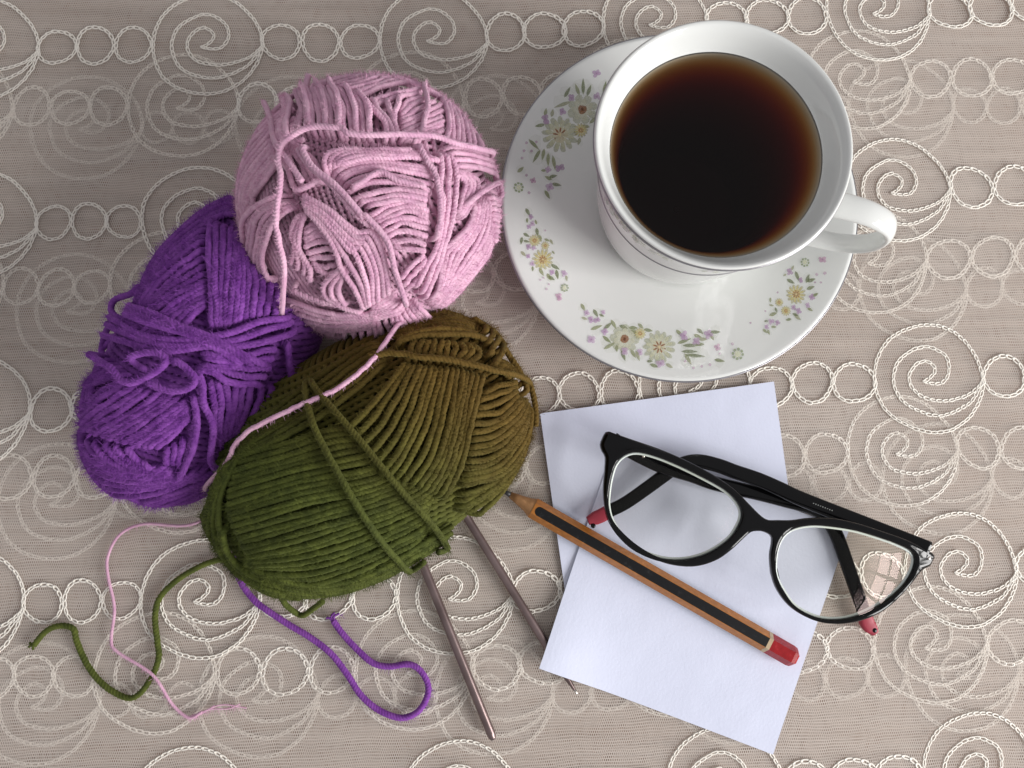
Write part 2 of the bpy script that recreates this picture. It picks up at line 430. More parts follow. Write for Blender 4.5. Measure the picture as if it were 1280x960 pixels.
        F = np.vstack([k + [0, 1, 2, 3], k + [3, 2, 4, 5]])
        o = link("fuzz", mesh("fuzz", V.reshape(-1, 3), F, s.mat), s.root); o["kind"] = "stuff"

m_pink = yarn_mat("pink_yarn", (.64, .35, .50), (.77, .47, .61))
m_purple = yarn_mat("purple_yarn", (.17, .038, .27), (.26, .075, .38))
m_green = yarn_mat("green_yarn", (.050, .064, .010), (.090, .108, .018), (.125, .072, .012), ((.45, .89, 0), -.035, .030))  # brown towards the upper right is a warm light cast painted into the green

# --- purple skein (lies on the cloth, under the pink ball)
c = P(275, 436, .030)
pr = thing("yarn_skein", (c[0], c[1], ZC), "purple yarn skein with loose loops on its side, tucked under the pink ball", "yarn")
sk = Skein((c[0], c[1], .030 + ZC), (.0612, .0338, .029), math.radians(62), 2.25)
Y = Yarn(pr, sk, .00115, m_purple)
a5, a6 = Z(120, 240, 4.364), Z(80, 430, 4.267)
Y.under(0, 1.3, [((1, .1, .2), 44), ((.2, 1, .1), 28)])
Y.bundle([a6((290, 800), (350, 850), (500, 820), (800, 700)), a6((430, 865), (560, 885), (760, 800), (830, 720))], -.001, dive=(0, 1))
Y.bundle([a5((250, 590), (300, 450), (400, 300), (520, 180), (640, 80)), a5((290, 580), (380, 440), (500, 330), (620, 250)), a5((340, 650), (440, 580), (540, 530), (615, 480)), a5((500, 720), (560, 660), (610, 620))], .0004, wrap=(6, 0))
Y.bundle([a5((560, 150), (680, 60), (760, 40)), a5((600, 190), (690, 150), (780, 140))], .0003)
Y.bundle([a6((100, 290), (130, 240), (220, 200), (340, 170)), a6((190, 190), (210, 120), (260, 90))], .0003, wrap=(5, 0))
Y.bundle([a6((60, 410), (200, 280), (340, 190)), a6((170, 480), (330, 380), (520, 250)), a6((340, 520), (500, 420), (680, 290)), a6((500, 545), (600, 460), (680, 380))], .0008)
Y.bundle([a6((20, 500), (50, 650), (200, 755), (450, 775), (700, 690), (850, 640)), a6((60, 450), (110, 580), (280, 680), (500, 710), (640, 670)), a6((170, 500), (250, 600), (400, 660), (560, 650)), a6((360, 540), (420, 610), (490, 650))], .0011, dive=(1, 1))
Y.bundle([a6((560, 540), (560, 620)), a6((640, 500), (620, 620))], .0008)
Y.bundle([a6((770, 180), (800, 330), (790, 560)), a6((880, 190), (880, 330), (860, 500)), a6((980, 210), (950, 330), (890, 470)), a6((1090, 210), (1060, 330), (980, 480))], .0008, gap=1.05)
Y.bundle([a5((640, 170), (638, 400), (640, 750)), a5((770, 220), (750, 500), (720, 740)), a5((830, 380), (840, 550), (810, 700)), a5((980, 560), (960, 670))], .0016)
Y.bundle([a5((180, 740), (300, 800), (500, 815), (720, 775), (900, 700), (1060, 680)), a5((200, 830), (400, 870), (600, 850), (850, 830), (1090, 740))], .0022, wrap=(6, 0))
Y.bundle([a6((740, 60), (900, 50), (1120, 20)), a6((760, 100), (900, 120), (1090, 100)), a6((720, 130), (900, 190), (1040, 215))], .0024, jit=1.8)
Y.bundle([a5((220, 640), (350, 690), (500, 750), (640, 800), (800, 880), (930, 950)), a5((200, 690), (350, 735), (520, 790), (650, 850), (800, 940))], .0036, n=3)
Y.bundle([a6((690, 250), (712, 380), (685, 550), (605, 700))], .0022)
Y.bundle([a6((720, 120), (745, 200), (755, 300), (790, 420), (770, 590), (820, 640), (900, 645))], .0030)
Y.bundle([a6((220, 70), (330, 140), (410, 210), (540, 150), (590, 90), (530, 60), (430, 85), (425, 140))], .0052, dive=(1, 1), jit=.6)
Y.bundle([a6((1165, -10), (1178, 100), (1180, 215))], .0016)
Y.bundle([a6((480, 195), (600, 240), (690, 220), (715, 170), (660, 110), (600, 90))], .0046, jit=.6)
def free(Yn, px, zz, r=None, name="strand", label=None, m=60):
    u = smooth(px, m); z = np.interp(np.linspace(0, 1, m), np.linspace(0, 1, len(zz)), zz)
    return Yn.strand(PP(u, z), r, name, label)
free(Y, a5((245, 640), (240, 520), (190, 555), (100, 590), (85, 650), (140, 690), (200, 650)), [.026, .036, .036, .032, .031, .032, .03], name="loose_loop")
free(Y, a5((232, 530), (215, 640), (150, 740), (60, 830), (30, 865), (60, 910), (170, 950), (240, 990)), [.036, .037, .033, .026, .024, .025, .03, .034], name="loose_loop")
free(Y, a5((100, 690), (50, 770), (32, 850)), [.028, .026, .024], name="loose_loop")
a = Z(300, 680, 3.43)
free(Y, a((200, -130), (60, -40), (-20, 80), (5, 165), (60, 240), (110, 280), (200, 340), (300, 400), (390, 470), (460, 560), (520, 650), (600, 715), (690, 745), (760, 720), (800, 660), (805, 600), (770, 540), (720, 515), (640, 525), (570, 510), (500, 450), (440, 385), (400, 330)),
     [ZC + .0014] * 23, .00118, "yarn_tail", "loose purple yarn end curling back on the cloth", 120)
for e in ([(417, 777), (414, 771), (418, 766)], [(417, 777), (418, 770), (424, 767)], [(416, 777), (411, 772), (408, 773)]):
    free(Y, e, [ZC + .0016] * 3, .00045, "frayed_ply")
Y.fuzz(5000)

# --- green skein
c = P(461, 563, .033)
gr = thing("yarn_skein", (c[0], c[1], ZC), "olive green yarn skein crossed by two slanting strands, lying over two needles", "yarn")
sk = Skein((c[0], c[1], .031 + ZC), (.0600, .0412, .031), math.radians(33), 2.35)
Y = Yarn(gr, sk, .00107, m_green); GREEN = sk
g, g7, g8 = Z(240, 370, 2.286), Z(440, 380, 4.3636), Z(250, 480, 3.2)
Y.under(0, 1.3, [((.15, 1, .2), 34), ((1, .2, .3), 44)])
Y.bundle([g((120, 440), (280, 300), (430, 190), (540, 130)), g((130, 470), (330, 370), (460, 280), (560, 190))], .0)
Y.bundle([g((110, 470), (250, 430), (400, 385), (500, 390)), g((95, 620), (300, 555), (480, 520), (620, 480)), g((150, 740), (350, 690), (550, 620), (690, 560)), g((150, 790), (320, 830), (480, 790), (670, 690))], .0002)
Y.bundle([g((150, 770), (280, 850), (420, 845), (560, 800), (660, 740)), g((160, 760), (320, 810), (480, 790), (680, 680))], .0006, wrap=(0, 4))
Y.bundle([g7((300, 335), (180, 480), (60, 620), (-40, 700)), g7((430, 345), (390, 470), (330, 640), (240, 820), (140, 940)), g7((560, 350), (540, 500), (500, 700), (430, 880), (330, 1010)), g7((700, 385), (650, 580), (600, 760), (560, 900), (480, 1060))], .0016)
Y.bundle([g7((700, 500), (800, 450), (880, 440)), g7((640, 620), (780, 600), (890, 510)), g7((620, 760), (760, 730), (880, 630), (935, 530)), g7((590, 880), (760, 840), (890, 700), (955, 560)), g7((570, 980), (780, 920), (900, 790), (970, 600)), g7((560, 1130), (800, 960), (920, 800), (980, 640))], .0006)
Y.bundle([g7((640, 1150), (800, 1000), (930, 820), (985, 640), (990, 520)), g7((560, 1110), (780, 950), (910, 800), (975, 600))], .0014, n=3)
Y.bundle([g7((430, 90), (590, 45), (690, 75), (720, 130)), g7((300, 190), (480, 140), (650, 165))], .0006, wrap=(3, 0))
Y.bundle([g7((300, 320), (330, 250), (350, 225)), g7((480, 320), (490, 270), (500, 225)), g7((610, 350), (680, 290), (640, 240))], .0010, gap=1.1)
Y.bundle([g7((690, 50), (718, 120), (695, 190)), g7((770, 95), (795, 240), (740, 370))], .0022, n=4)
Y.bundle([g7((800, 180), (880, 220), (930, 330), (985, 480)), g7((790, 260), (850, 320), (930, 440))], .0014)
Y.bundle([g7((760, 330), (830, 350), (870, 400)), g7((740, 370), (800, 390), (840, 410))], .0010)
Y.bundle([g7((230, 255), (350, 210), (520, 195), (650, 210), (760, 245)), g7((260, 235), (380, 190), (540, 178), (680, 200))], .0020, n=2)
Y.bundle([g7((60, 360), (130, 328), (240, 310), (400, 325), (560, 345), (720, 390), (880, 430), (995, 520))], .0034, wrap=(0, 4))
Y.bundle([g((340, 235), (345, 320), (372, 400), (440, 530), (530, 670), (630, 785))], .0032, wrap=(0, 3), jit=.5)
Y.bundle([g((340, 240), (385, 300), (480, 410), (600, 550), (680, 640), (728, 720))], .0034, wrap=(0, 3), jit=.5)
Y.bundle([g8((135, 290), (60, 470), (28, 600), (110, 760)), g8((180, 280), (110, 430), (100, 560), (150, 690), (250, 780))], .0012, n=5)
Y.bundle([g8((40, 600), (80, 700), (150, 770), (280, 820), (420, 860)), g8((110, 560), (140, 670), (220, 740), (340, 790))], .0014, n=4)
free(Y, g8((320, 840), (345, 885), (405, 925), (450, 900), (490, 870)), [.026, .021, .017, .020, .026], name="loose_loop")
a = Z(0, 680, 3.43)
free(Y, a((1260, -20), (1120, 40), (930, 70), (830, 110), (740, 170), (680, 240), (665, 320), (675, 420), (680, 490), (650, 570), (600, 640), (550, 660), (480, 630), (420, 580), (370, 510), (330, 420), (315, 365), (270, 350), (220, 360), (180, 390), (145, 435)),
     [ZC + .0050, ZC + .0030] + [ZC + .0013] * 19, .00112, "yarn_tail", "dark green yarn end winding over the cloth", 130)
for e in ([(44, 804), (40, 806), (37, 803)], [(44, 804), (41, 808), (42, 812)], [(44, 804), (39, 806), (36, 809)]):
    free(Y, e, [ZC + .0014] * 3, .00045, "frayed_ply")
Y.fuzz(6000)

# --- pink ball
c = P(460, 256, .048)
pk = thing("yarn_ball", (c[0], c[1], ZC), "round pale pink yarn ball with tangled crossing strands, leaning on purple and green skeins", "yarn")
sk = Skein((c[0], c[1], .040 + ZC), (.0448, .0456, .039), 0., 2.05)
Y = Yarn(pk, sk, .00094, m_pink, 3, .0034)
A, B, C, D = Z(280, 80, 5.333), Z(440, 80, 5.333), Z(280, 240, 4.8), Z(440, 240, 4.8)
Y.under(0, 1.5, [((1, .3, .4), 44), ((.2, 1, .5), 40)])
Y.bundle([A((300, 380), (150, 540), (70, 740), (45, 900)) + C((45, 120), (80, 280), (140, 420)), A((330, 560), (230, 680), (160, 800), (140, 940)) + C((140, 150), (150, 300), (170, 440)), A((370, 700), (290, 790), (230, 870), (215, 930)) + C((200, 60), (180, 140), (200, 240))], .0004, wrap=(6, 6))
Y.bundle([A((560, 190), (800, 70), (1000, 20)) + B((150, 15), (330, 45), (470, 115)), A((700, 180), (900, 140), (1010, 105)) + B((160, 90), (330, 110), (460, 160)), A((860, 235)) + B((60, 235), (200, 175), (340, 150), (460, 190))], .0004)
Y.bundle([B((135, 300), (165, 265), (300, 235), (450, 200)), B((150, 320), (190, 285), (320, 250), (440, 230))], .0008)
Y.bundle([B((310, 350), (370, 275), (450, 245)), B((320, 420), (440, 360), (590, 290)), B((320, 520), (450, 460), (600, 400)), B((400, 540), (480, 500), (600, 470))], .0002)
Y.bundle([A((500, 220), (540, 330), (530, 470)), A((690, 190), (740, 320), (760, 490)), A((900, 235), (965, 340), (975, 500))], .0016, gap=1.1)
Y.bundle([A((540, 180), (575, 300), (605, 470)), A((720, 160), (790, 300), (800, 500)), A((905, 235), (965, 340), (975, 500))], .0026, n=5)
Y.bundle([B((40, 240), (130, 330), (215, 430), (215, 530)), B((180, 290), (240, 400), (300, 530)), B((320, 250), (290, 330), (270, 430))], .0016, n=4)
Y.bundle([A((360, 225), (430, 300), (440, 400), (400, 480), (440, 630)), A((420, 215), (470, 300), (460, 420), (460, 560))], .0020, n=4)
Y.bundle([A((330, 520), (370, 650), (420, 780), (440, 860)), A((480, 560), (560, 680), (620, 800)), A((520, 560), (600, 650), (680, 760))], .0006)
Y.bundle([A((700, 760), (705, 650), (800, 605), (1010, 600)) + B((200, 600), (400, 600)), A((760, 700), (900, 660), (1010, 650)) + B((200, 650), (400, 650), (580, 680))], .0018)
Y.bundle([B((-130, 760), (0, 690), (200, 670), (400, 690), (580, 720)), B((-60, 800), (60, 740), (220, 720), (420, 760), (560, 790)), D((-20, 60), (130, 10), (260, 0), (440, 60))], .0006)
Y.bundle([B((480, 115), (560, 220), (610, 340), (620, 450), (600, 560)), B((560, 145), (700, 290), (800, 440), (870, 600))], .0012, wrap=(5, 0))
Y.bundle([B((580, 575), (720, 590), (900, 645)), B((640, 700), (800, 715), (930, 755))], .0020, wrap=(0, 5))
Y.bundle([B((930, 760), (990, 830), (1000, 900)) + D((870, 200), (780, 400), (610, 600), (495, 700)), D((800, 30), (790, 200), (700, 380), (560, 560), (470, 680)), D((720, 60), (685, 180), (605, 280), (540, 340), (520, 420), (500, 560), (440, 650))], .0004)
Y.bundle([D((800, 40), (840, 50), (885, 50)), D((820, 280), (840, 290), (865, 290))], .0016, n=9)
Y.bundle([B((640, 720), (720, 800), (700, 920)) + D((610, 130)), B((700, 720), (800, 790), (780, 900)) + D((640, 160))], .0012, n=4)
Y.bundle([D((100, 150), (250, 75), (330, 65), (450, 130)), D((170, 220), (310, 160), (450, 200)), D((240, 320), (330, 335), (425, 345))], .0008, jit=1.3)
Y.bundle([B((0, 860), (120, 770), (190, 745), (300, 800), (480, 840))], .0028)
Y.bundle([B((0, 915), (110, 880), (300, 850), (490, 890)), B((100, 960), (260, 920), (330, 910), (480, 950))], .0018, n=3, jit=1.5)
Y.bundle([D((285, 510), (340, 430), (420, 370)), D((310, 580), (400, 480), (440, 400))], .0010)
Y.bundle([B((560, 590), (570, 700), (560, 850)) + D((520, 60), (490, 280), (430, 420), (360, 570)), B((600, 590), (655, 700), (660, 840)) + D((560, 200), (520, 330), (470, 500), (410, 640))], .0018)
Y.bundle([B((410, 560), (470, 690), (520, 780), (542, 960)) + D((487, 180), (470, 290))], .0036)
Y.bundle([C((420, 55), (260, 110), (200, 220), (190, 420), (280, 580)), C((440, 90), (335, 190), (295, 290), (270, 410), (310, 520))], .0018, n=5)
Y.bundle([C((400, 20), (250, 85), (165, 170), (165, 300), (145, 430), (280, 590))], .0020)
Y.bundle([C((500, 220), (560, 190), (640, 190)), C((500, 330), (570, 290), (660, 290)), C((560, 450), (630, 480), (700, 465))], .0004)
Y.bundle([C((480, 130), (440, 230), (450, 330), (430, 430)), C((530, 120), (490, 200), (470, 330), (540, 440), (540, 530))], .0014, n=4)
Y.bundle([C((170, 470), (300, 600), (430, 640), (620, 700), (800, 710), (912, 680)) + D((120, 640), (240, 590)), C((220, 530), (360, 680), (600, 770), (800, 760), (912, 740)) + D((120, 690), (270, 640)), C((330, 650), (420, 740), (600, 800), (800, 795), (912, 770)) + D((130, 740), (330, 690))], .0008)
Y.bundle([C((430, 545), (560, 610), (700, 650), (840, 690))], .0020)
Y.bundle([C((480, 15), (640, 100), (800, 230)) + D((120, 240), (190, 400), (215, 610)), C((480, 50), (640, 160), (780, 310)) + D((60, 320), (120, 480), (120, 660)), C((500, 90), (600, 200), (690, 330), (720, 430), (800, 560), (850, 680))], .0026, n=7)
Y.bundle([C((730, 420), (660, 480), (620, 540), (630, 600), (720, 650)), C((770, 430), (720, 500), (700, 580), (740, 650))], .0018, n=3)
Y.bundle([A((560, 560), (640, 720), (780, 840), (880, 950)) + C((850, 160)) + D((70, 130), (160, 220), (210, 300), (240, 440), (315, 660))], .0050)
Y.bundle([A((530, 590), (620, 720), (740, 820), (850, 950)) + C((820, 160)) + D((30, 130), (120, 220))], .0040)
Y.bundle([C((440, 770), (480, 820), (510, 855)), C((560, 815), (590, 850), (600, 870)), C((760, 805), (780, 860), (785, 895)), C((912, 780), (915, 850), (915, 895)), D((130, 760), (150, 840), (155, 890)), D((240, 720), (300, 800), (320, 865)), D((320, 690), (400, 780), (450, 845)), D((380, 650), (450, 720), (495, 790))], .0014, gap=1.15, wrap=(0, 3))
Y.bundle([A((500, 860), (590, 830), (660, 790))], .0022)
free(Y, A((265, 255), (305, 350), (340, 520), (430, 650), (520, 780)), [.060, .072, .080, .084, .085], name="loose_strand")
free(Y, A((470, 560), (450, 480), (500, 350), (530, 200), (562, 78), (545, 180)), [.080, .078, .074, .066, .058, .054], name="loose_strand")
Y.bundle([B((470, 105), (460, 200), (482, 330), (452, 440), (430, 540))], .0024)
S1 = C((412, 708), (425, 550), (432, 400), (392, 200), (398, 80)) + A((460, 800), (450, 660), (495, 575), (590, 515), (700, 498), (850, 520)) + B((0, 545), (150, 550), (300, 545), (420, 550), (520, 560), (600, 590), (720, 615), (900, 650))
Y.bundle([S1], .0052, jit=.5)
Y.bundle([B((690, 965), (850, 835), (985, 785), (1005, 860), (985, 930))], .0030, jit=.4)
# strand that runs from the ball over the green skein
gpx = g((610, 100), (585, 122), (522, 206), (445, 272), (385, 303), (322, 330), (205, 388), (150, 430), (122, 470))
u = smooth(gpx, 60); x = list(GREEN.hit(u)); t_ = x[-1] - x[-2]
for _ in range(9):
    t_ = t_ / np.linalg.norm(t_) * .002 + np.array([.0002, 0, -.0006]); y_ = GREEN.proj((x[-1] + t_)[None])[0]; t_ = y_ - x[-1]; x.append(y_)
x = np.array(x); x = x + GREEN.nrm(x) * np.r_[np.full(50, .0046), np.linspace(.0046, .0004, 19)][:, None]
Y.strand(x, .00080, "crossing_strand", "pink strand running over the green skein")
tail = [(350, 600), (310, 622), (262, 646), (230, 657), (180, 655), (150, 668), (135, 695), (135, 720), (143, 760), (139, 800), (147, 815), (190, 843), (215, 880), (236, 897), (252, 890)]
zt = [ZC + .001] * 10 + [ZC + .003] * 3 + [ZC + .001] * 2
free(Y, tail, zt, .00058, "yarn_tail", "thin faded pink yarn end with frayed plies", 120)
for e in ([(236, 896), (255, 889), (278, 881), (308, 885)], [(238, 897), (262, 887), (285, 886), (300, 880)], [(236, 897), (250, 893), (268, 882)]):
    free(Y, e, [ZC + .0008] * 4, .00026, "frayed_ply")
Y.fuzz(6000, .0018)

# ------------------------------------------------------------------ knitting needles
def needle_mat():
    m, N, L, b = new_mat("mauve_metal")
    geo = N.new("ShaderNodeNewGeometry"); n = N.new("ShaderNodeTexNoise"); n.inputs["Scale"].default_value = 90; n.inputs["Detail"].default_value = 4
    L.new(geo.outputs["Position"], n.inputs["Vector"]); r = ramp(N, [(.3, (.16, .115, .11)), (.7, (.27, .20, .195))]); L.new(n.outputs["Fac"], r.inputs[0]); L.new(r.outputs[0], b.inputs["Base Color"])
    b.inputs["Metallic"].default_value = .75; b.inputs["Roughness"].default_value = .3
    return m
M_needle = needle_mat()
def needle(p0, p1, r, label, tip):
    z = ZC + r; a = P(*p0, z); b = P(*p1, z); d = b - a; L_ = np.linalg.norm(d); d /= L_
    o = thing("knitting_needle", (b[0], b[1], ZC), label, "needle", "needles under the green skein")
    if tip == 'point': s = [0, .05, L_ - .012, L_ - .006, L_ - .002, L_ - .0004]; rr = [r, r, r, r * .62, r * .34, r * .2]
    else: s = [0, .05, L_ - .0030, L_ - .0012, L_ - .0003]; rr = [r, r, r, r * .86, r * .55]
    pts = np.array([a + d * k for k in s])
    V, F = tube(pts, np.array(rr), 20, cap=False)
    n = 20; k = len(V); V = np.vstack([V, pts[0], pts[-1] + d * .0003]); e = (len(pts) - 1) * n
    Fl = [list(f) for f in F] + [[j, (j + 1) % n, k] for j in range(n)] + [[e + (j + 1) % n, e + j, k + 1] for j in range(n)]
    link("shaft", mesh("shaft", V, Fl, M_needle), o)
    if tip == 'point':
        V, F = tube(np.array([b - d * .0016, b - d * .0005, b + d * .0004]), np.array([r * .36, r * .3, r * .12]), 14)
        link("bright_tip", mesh("bright_tip", V, F, M_steel), o)
needle((470, 560), (617, 925), .0018, "mauve metal knitting needle with blunt end lying on open cloth", 'blunt')
needle((520, 545), (721, 867), .0017, "mauve metal knitting needle passing under the white paper, bright tip", 'point')

# ------------------------------------------------------------------ saucer and cup
CX, CY = .0773, .1082
SAU = [(.0, .0045), (.022, .0045), (.0245, .0040), (.0262, .0000), (.0285, .0000), (.0292, .0030), (.040, .0058), (.055, .0100), (.066, .0138), (.0716, .0160), (.0725, .0172),
       (.0716, .0176), (.066, .0160), (.055, .0124), (.044, .0090), (.036, .0075), (.0315, .0070), (.0290, .0062), (.0270, .0060), (.0, .0060)]
sa = thing("saucer", (CX, CY, ZC), "white porcelain saucer printed with flower sprays and edged with silver, under the cup", "saucer")
prof = smooth(SAU, 110); V, F = lathe(prof, 128)
link("plate", mesh("plate", V + [CX, CY, ZC], F, porcelain), sa)
th = np.linspace(0, 2 * np.pi, 160, endpoint=False)
def hoop(name, r, z, tr, parent, mat, sq=(1, 1)):
    p = np.stack([CX + r * np.cos(th), CY + r * np.sin(th), np.full(160, z)], 1)
    V, F = tube(p, tr, 8, closed=True, ref=np.tile([0, 0, 1.], (160, 1)), squash=sq); link(name, mesh(name, V, F, mat), parent)
hoop("silver_rim", .0724, ZC + .0170, .00042, sa, silver)
tr_, tz_ = np.array([p for p in SAU if p[0] > 0][10:]).T
tops = smooth(SAU, 400); tops = tops[np.argmax(tops[:, 0]):][::-1]
def saucer_z(r): return np.interp(r, tops[:, 0], tops[:, 1]) + ZC
def on_saucer(uv):
    z = np.full(len(uv), ZC + .012)
    for _ in range(12):
        p = PP(uv, z); z = saucer_z(np.hypot(p[:, 0] - CX, p[:, 1] - CY))
    return p
class Print:
    def __init__(s): s.V, s.F, s.C, s.k = [], [], [], 0
    def poly(s, uv, col, a=1.):
        s.k += 1
        c = np.mean(uv, axis=0); uv = np.vstack([uv, c[None]]); p = on_saucer(uv); p[:, 2] += .00006 + s.k * 1.2e-6
        b = sum(len(v) for v in s.V); n = len(uv) - 1
        s.V.append(p); s.C += [(*col, a)] * len(uv); s.F += [[b + i, b + (i + 1) % n, b + n] for i in range(n)]
    def blob(s, x, y, rx, ry, ang, col, a=1., n=9, rough=.15):
        t = np.linspace(0, 2 * np.pi, n, endpoint=False); q = 1 + rng.uniform(-rough, rough, n)
        X, Y_ = np.cos(t) * rx * q, np.sin(t) * ry * q
        s.poly(np.stack([x + X * math.cos(ang) - Y_ * math.sin(ang), y + X * math.sin(ang) + Y_ * math.cos(ang)], 1)[::-1], col, a)
    def leaf(s, x, y, l, ang=None):
        ang = random.uniform(0, 6.28) if ang is None else math.radians(ang)
        col = random.choice([(.24, .28, .12), (.32, .35, .18), (.20, .24, .11), (.40, .41, .26)])
        t = np.linspace(0, 1, 6); w = np.sin(np.pi * t ** .8) * min(l * .22, 2.3)
        X = np.r_[(t - .5) * l, (t[::-1] - .5)[1:-1] * l]; Yl = np.r_[w, -w[::-1][1:-1]]
        s.poly(np.stack([x + X * math.cos(ang) - Yl * math.sin(ang), y + X * math.sin(ang) + Yl * math.cos(ang)], 1), col, .8)
    def petals(s, x, y, r0, r1, n, col, a, wid=1.):
        o = random.random()
        for k in range(n):
            an = 2 * np.pi * (k + o) / n; m = (r0 + r1) / 2
            s.blob(x + m * math.cos(an), y + m * math.sin(an), (r1 - r0) / 2 * random.uniform(.9, 1.1), np.pi * m / n * .85 * wid, an, col, a, 8, .12)
    def daisy(s, x, y, R, yel=False):
        s.petals(x, y, R * .5, R, 13, (.42, .44, .26) if not yel else (.50, .46, .22), .55)
        s.petals(x, y, R * .3, R * .82, 12, (.66, .66, .46) if not yel else (.70, .62, .28), .75)
        s.blob(x, y, R * .42, R * .42, 0, (.72, .68, .46) if not yel else (.74, .58, .22), .7)
        s.petals(x, y, R * .08, R * .40, 8, (.30, .10, .03), .95, .6)
        s.blob(x, y, R * .09, R * .09, 0, (.72, .6, .35), 1)
    def rose(s, x, y, R):
        s.petals(x, y, R * .45, R, 8, (.46, .48, .30), .5, 1.2); s.petals(x, y, R * .2, R * .75, 7, (.68, .68, .52), .75, 1.2)
        s.blob(x, y, R * .3, R * .3, 0, (.30, .13, .05), .9); s.blob(x, y, R * .12, R * .12, 0, (.16, .06, .03), .9)
    def violet(s, x, y, R, pink=False):
        col = (.62, .38, .52) if pink else random.choice([(.55, .37, .57), (.60, .44, .61), (.50, .34, .51)])
        for k in range(4):
            an = k * 1.57 + random.random(); s.blob(x + R * .45 * math.cos(an), y + R * .45 * math.sin(an), R * .55, R * .45, an, col, .7, 7)
        s.blob(x, y, R * .2, R * .2, 0, (.45, .26, .43), .8, 6)
    def ringg(s, x, y, R):
        s.petals(x, y, R * .55, R, 8, (.25, .32, .15), .85); s.blob(x, y, R * .5, R * .5, 0, (.72, .74, .52), .8)
    def dot(s, x, y, R): s.blob(x, y, R, R, 0, (.55, .38, .50), .7, 7)
    def build(s, name, parent, mat):
        me = mesh(name, np.vstack(s.V), s.F, mat, attr=s.C); link(name, me, parent)
def print_mat():
    m, N, L, b = new_mat("glazed_print")
    at = N.new("ShaderNodeAttribute"); at.attribute_name = "col"
    geo = N.new("ShaderNodeNewGeometry"); n = N.new("ShaderNodeTexNoise"); n.inputs["Scale"].default_value = 2600; L.new(geo.outputs["Position"], n.inputs["Vector"])
    mr = N.new("ShaderNodeMapRange"); L.new(n.outputs["Fac"], mr.inputs["Value"]); mr.inputs["From Min"].default_value = .3; mr.inputs["From Max"].default_value = .7; mr.inputs["To Min"].default_value = .55; mr.inputs["To Max"].default_value = 1.
    mu = node(N, "ShaderNodeMath", operation='MULTIPLY'); L.new(at.outputs["Alpha"], mu.inputs[0]); L.new(mr.outputs[0], mu.inputs[1])
    L.new(at.outputs["Color"], b.inputs["Base Color"]); L.new(mu.outputs[0], b.inputs["Alpha"])
    b.inputs["Roughness"].default_value = .12; b.inputs["Coat Weight"].default_value = .3
    return m
M_print = print_mat()
def spray(conv, sc, daisies, roses, smalls, violets, pinks, leaves, rings_, dots):
    pr_ = Print()
    T = lambda e: (*conv((e[0], e[1]))[0], *(x / sc for x in e[2:3]), *e[3:])
    for e in leaves: q = T(e); pr_.blob(q[0], q[1], q[2] * .8, q[2] * .6, random.random() * 3, (.60, .63, .48), .10)
    for e in leaves: q = T(e); pr_.leaf(q[0], q[1], q[2] * 1.25, *q[3:])
    for e in roses: pr_.rose(*T(e))
    for e in daisies: pr_.daisy(*T(e))
    for e in smalls: pr_.daisy(*T(e), True)
    for e in violets: pr_.violet(*T(e))
    for e in pinks: pr_.violet(*T(e), True)
    for e in rings_: pr_.ringg(*T(e))
    for e in dots: pr_.dot(*T(e))
    pr_.build("flower_print", sa, M_print)
F1, F2, F3, F4 = Z(630, 60, 4.8), Z(630, 240, 6.4), Z(710, 370, 5.333), Z(930, 300, 6.857)
spray(F1, 4.8, [(335, 520, 112)], [(470, 370, 92)], [(460, 495, 45)],
      [(555, 155, 28), (560, 290, 26), (405, 300, 24), (250, 430, 32), (350, 385, 24), (265, 730, 22), (335, 720, 30), (275, 835, 28)], [(175, 795, 20)],
      [(475, 230, 80, -90), (380, 265, 60, -60), (350, 340, 90, 160), (250, 385, 40, -80), (215, 465, 50, 170), (180, 580, 75, 45), (195, 650, 75, 120), (235, 640, 60, 100), (265, 670, 65, 90), (300, 690, 75, 80), (265, 780, 40), (295, 770, 40), (315, 820, 50, 10), (260, 880, 50, 60), (605, 240, 70, -80), (510, 255, 60, -70), (440, 250, 60, -110), (100, 730, 42, -40), (450, 560, 40), (490, 470, 40), (240, 735, 30, 0), (540, 430, 60, -40), (290, 390, 40, -80)],
      [(88, 838, 32)], [(135, 570, 9), (195, 565, 9), (120, 618, 9), (165, 620, 9), (108, 662, 9), (135, 765, 9), (150, 870, 9)])
spray(F2, 6.4, [], [], [(310, 540, 88), (245, 390, 52), (330, 430, 36)],
      [(215, 200, 24), (230, 255, 24), (200, 280, 22), (195, 440, 26), (240, 450, 22), (195, 515, 22), (230, 575, 24), (385, 645, 26), (480, 655, 30)], [(440, 840, 34)],
      [(190, 160, 55, 60), (185, 230, 35, 90), (255, 240, 35), (265, 320, 55, 80), (180, 345, 48, 30), (140, 390, 50, 100), (180, 395, 40), (345, 385, 40), (380, 400, 40, 60), (155, 495, 48, 45), (300, 640, 60, 60), (410, 600, 70, 30), (425, 660, 65, 80), (360, 680, 55, 60), (380, 690, 50, 30), (395, 485, 28, 50), (500, 690, 40, 80), (230, 615, 35, 90), (290, 370, 50, 70)],
      [(485, 768, 34)], [(292, 705, 9), (317, 688, 9), (340, 778, 11), (360, 740, 9), (330, 310, 8)])
